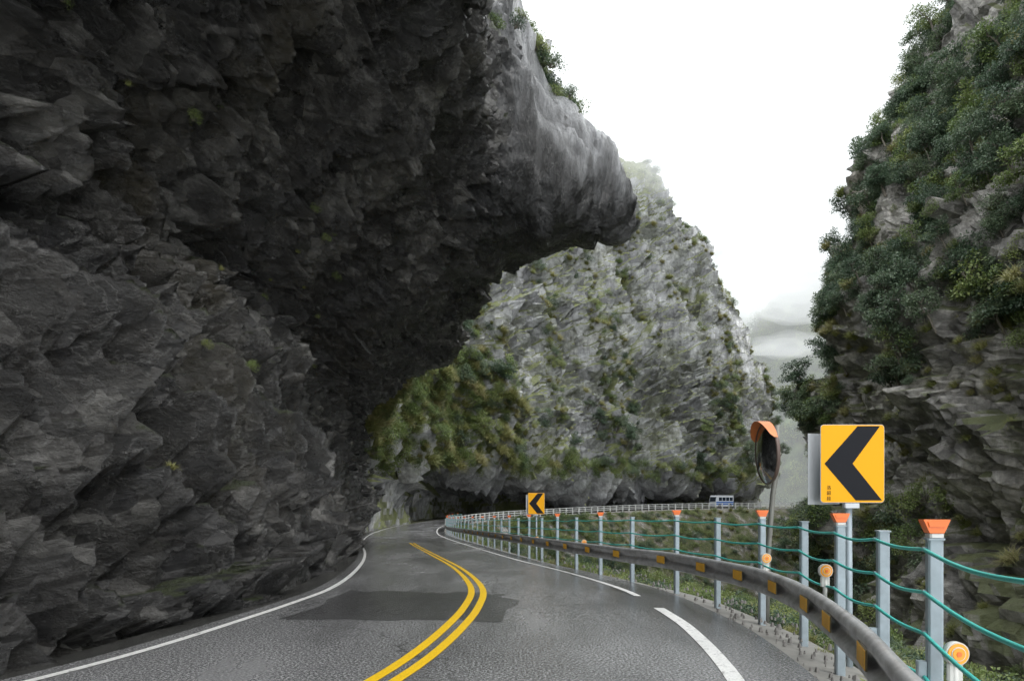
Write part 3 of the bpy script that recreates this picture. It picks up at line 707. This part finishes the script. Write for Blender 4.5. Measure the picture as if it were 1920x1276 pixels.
# ---------------------------------------------------------------- convex mirror
m,nt=new_mat('mirror_glass'); finish(nt,(0.4,0.42,0.43),0.08,metal=1.0); M_mir=m
M_org2=simple('mirror_orange_visor',(0.60,0.18,0.05),0.5,var=0.3)
M_brn=simple('mirror_back',(0.13,0.09,0.075),0.5,var=0.3)
e=empty('convex_mirror',(3.72,10.0,0)); mb=MB(); R0=0.45; c=Vector((0,0,2.31))
nrm=Vector((-0.998,0.02,-0.05)).normalized(); u=nrm.cross(Vector((0,0,1))).normalized(); w=u.cross(nrm)
if w.z<0: w=-w
def ring(r,o,n=40): return [c+(u*math.cos(2*math.pi*k/n)+w*math.sin(2*math.pi*k/n))*r+nrm*o for k in range(n)]
def rings_to(rings,mi):
    b=len(mb.v)
    for rg_ in rings: mb.v+=rg_
    for i in range(len(rings)-1):
        for k in range(40): mb.f.append((b+i*40+k,b+i*40+(k+1)%40,b+(i+1)*40+(k+1)%40,b+(i+1)*40+k)); mb.m.append(mi); mb.smooth.append(True)
rings_to([ring(0.001,0.06)]+[ring(R0*f,0.06-0.06*f*f) for f in (0.25,0.5,0.75,0.97)],0)
rings_to([ring(R0*0.97,0.003),ring(R0,0.012),ring(R0*1.02,-0.01),ring(R0*0.97,-0.05)],2)
rings_to([ring(R0*0.97,-0.05),ring(R0*0.5,-0.09),ring(0.001,-0.10)],2)
b=len(mb.v); K=20
for k in range(K+1):
    a=math.radians(25+130*k/K); d=u*math.cos(a)+w*math.sin(a); L=0.12*math.sin(math.pi*k/K)**0.5+0.02
    mb.v+=[c+d*R0*1.03-nrm*0.03,c+d*(R0*1.05)+nrm*L]
for k in range(K): mb.f.append((b+2*k,b+2*k+1,b+2*k+3,b+2*k+2)); mb.m.append(1); mb.smooth.append(True)
mb.obj('mirror_head',[M_mir,M_org2,M_brn],e)
mb=MB(); mb.tube([(0.0,0.0,-0.9),(0.03,0.0,0.8),(0.10,0.0,1.7),(0.17,0.0,2.15),(0.16,0.0,2.72)],[0.038]*5,12,0)
mb.tube([(0.16,0.0,2.38),(0.05,0.0,2.38)],0.03,8,0); mb.tube([(0.16,0.0,2.2),(0.05,0.0,2.2)],0.02,8,0)
mb.obj('pole',[simple('grey_green_pole',(0.2,0.2,0.18),0.6,0.2,var=0.3)],e)

# ---------------------------------------------------------------- small bus on the far road
e=empty('bus',(45.3,147.6,zr(150)+0.04)); e.rotation_euler=(0,0,math.radians(205))
M_busw=simple('bus_white_paint',(0.6,0.63,0.68),0.3,var=0.05); M_busb=simple('bus_blue_paint',(0.03,0.12,0.40),0.3,var=0.05)
M_gl,nt=new_mat('bus_glass'); finish(nt,(0.02,0.03,0.045),0.08)
M_tyre=simple('tyre_rubber',(0.02,0.02,0.02),0.8)
mb=MB()
pr=[(-2.4,0.35),(2.2,0.35),(2.45,0.7),(2.45,1.4),(2.25,2.35),(2.0,2.65),(-2.25,2.65),(-2.4,2.5)]
mb.prism([(x,-1.05,z) for x,z in pr],(0,2.1,0),0)
mb.box((0.0,0,0.95),(4.86,2.14,0.7),0,1,0.05)
for s in (-1,1):
    for k in range(4): mb.box((-1.75+k*1.0,s*1.053,1.85),(0.86,0.02,0.75),0,2)
mb.prism([(2.465,-0.9,1.35),(2.465,0.9,1.35),(2.29,0.9,2.3),(2.29,-0.9,2.3)],(0.015,0,0),2)
mb.prism([(-2.41,-0.85,1.45),(-2.41,0.85,1.45),(-2.41,0.85,2.3),(-2.41,-0.85,2.3)],(-0.015,0,0),2)
for x in (-1.5,1.5):
    for s in (-1,1): mb.tube([(x,s*0.85,0.42),(x,s*1.09,0.42)],0.42,18,3)
for s in (-1,1): mb.tube([(2.4,s*0.8,0.85),(2.5,s*0.8,0.85)],0.12,10,0)
mb.obj('body',[M_busw,M_busb,M_gl,M_tyre],e)

# ---------------------------------------------------------------- loose stones on the verge
mb=MB()
for q_ in range(420):
    t=U(3.2,11)
    p=catmull(RWn,t); q=catmull(RWn,min(t+0.05,21)); d=q-p; d/=np.linalg.norm(d); r=np.array([d[1],-d[0]]); p=p+r*U(0.65,1.6)
    s=U(0.006,0.03)*(1 if R()<0.93 else 2); z=zr(p[1])
    off=[(math.cos(a)*s*U(0.7,1.2),math.sin(a)*s*U(0.7,1.2)) for a in [i*1.05 for i in range(6)]]
    b=len(mb.v); mb.v+=[Vector((p[0]+a_,p[1]+b_,z-s*0.6-0.02)) for a_,b_ in off]+[Vector((p[0]+a_*0.5,p[1]+b_*0.5,z+s*U(0.3,0.6))) for a_,b_ in off]
    for i in range(6): mb.f.append((b+i,b+(i+1)%6,b+6+(i+1)%6,b+6+i)); mb.m.append(0); mb.smooth.append(False)
    mb.f.append(tuple(b+6+i for i in range(6))); mb.m.append(0); mb.smooth.append(False)
mb.obj('loose_stones',[simple('stone',(0.2,0.19,0.18),0.8,var=0.5,scale=4)])

# ---------------------------------------------------------------- mist
def mist_mat(name,dens,col=(0.95,0.99,1.0),st=1.2):
    m,nt=new_mat(name); ab=N(nt,'ShaderNodeVolumeAbsorption'); ab.inputs['Density'].default_value=dens; ab.inputs['Color'].default_value=(0,0,0,1)
    em=N(nt,'ShaderNodeEmission'); em.inputs['Color'].default_value=(*col,1); em.inputs['Strength'].default_value=dens*st  # mist glows by itself; emission stands in for scattered skylight
    a=N(nt,'ShaderNodeAddShader'); o=N(nt,'ShaderNodeOutputMaterial')
    nt.links.new(ab.outputs[0],a.inputs[0]); nt.links.new(em.outputs[0],a.inputs[1]); nt.links.new(a.outputs[0],o.inputs['Volume']); return m
mb=MB(); mb.box((100,580,150),(1400,820,420),0,0); mb.obj('mist',[mist_mat('mist_thin',0.0021)])
mm=mist_mat('mist_thick',0.03); 
def puff(x,y,z,rx,ry,rz_,mat):
    import bmesh
    bm=bmesh.new(); bmesh.ops.create_icosphere(bm,subdivisions=4,radius=1)
    for v_ in bm.verts:
        f=1+0.45*noise.noise(v_.co*1.2+Vector((x,y,z)))+0.2*noise.noise(v_.co*3+Vector((x,y,z))); v_.co=Vector((v_.co.x*rx*f+x,v_.co.y*ry*f+y,v_.co.z*rz_*f+z))
    me=bpy.data.meshes.new('cloud'); bm.to_mesh(me); bm.free(); me.materials.append(mat)
    o=bpy.data.objects.new('cloud',me); COL.objects.link(o); return o
puff(30,155,86,26,18,18,mm); puff(46,160,74,16,12,10,mist_mat('mist_wisp',0.025))
mm2=mist_mat('mist_mid',0.028)
puff(104,240,72,26,18,6,mm2); puff(112,250,94,32,22,13,mm2); puff(135,275,132,52,36,28,mm2); puff(195,360,200,95,65,80,mm2)
puff(90,250,122,38,24,30,mm2); puff(94,235,55,14,12,4,mm2); puff(150,330,110,65,35,26,mm2)

# ---------------------------------------------------------------- light + world + camera
EL,AZ=math.radians(52),math.radians(115)   # azimuth measured from +Y clockwise
w_=bpy.data.worlds.new('World'); scene.world=w_; w_.use_nodes=True; nt=w_.node_tree; nt.nodes.clear()
sk=N(nt,'ShaderNodeTexSky'); sk.sky_type='NISHITA'; sk.sun_disc=False; sk.sun_elevation=EL; sk.sun_rotation=AZ
sk.air_density=1.0; sk.dust_density=3.0
hs=N(nt,'ShaderNodeHueSaturation'); hs.inputs['Saturation'].default_value=0.12
nt.links.new(sk.outputs[0],hs.inputs['Color'])
c=mixc(nt,0.88,hs.outputs[0],(21.8,22.4,22.8))
bg=N(nt,'ShaderNodeBackground'); bg.inputs['Strength'].default_value=0.14; o=N(nt,'ShaderNodeOutputWorld')
nt.links.new(c,bg.inputs[0]); nt.links.new(bg.outputs[0],o.inputs[0])
sun=bpy.data.lights.new('sun','SUN'); sun.energy=1.4; sun.angle=math.radians(20); sun.color=(1,0.98,0.95)
so=bpy.data.objects.new('sun',sun); COL.objects.link(so)
dirv=Vector((math.sin(AZ)*math.cos(EL),math.cos(AZ)*math.cos(EL),math.sin(EL)))
so.rotation_euler=dirv.to_track_quat('Z','Y').to_euler()
cam=bpy.data.cameras.new('camera'); co=bpy.data.objects.new('camera',cam); COL.objects.link(co); scene.camera=co
cam.lens=24; cam.sensor_width=36; cam.shift_y=302/1920; cam.clip_end=3000; cam.clip_start=0.05
co.location=(0,0,1.6); co.rotation_euler=(math.radians(90),0,0)
scene.view_settings.view_transform='Standard'; scene.view_settings.look='None'; scene.view_settings.exposure=0
print('OBJ',len(bpy.data.objects))
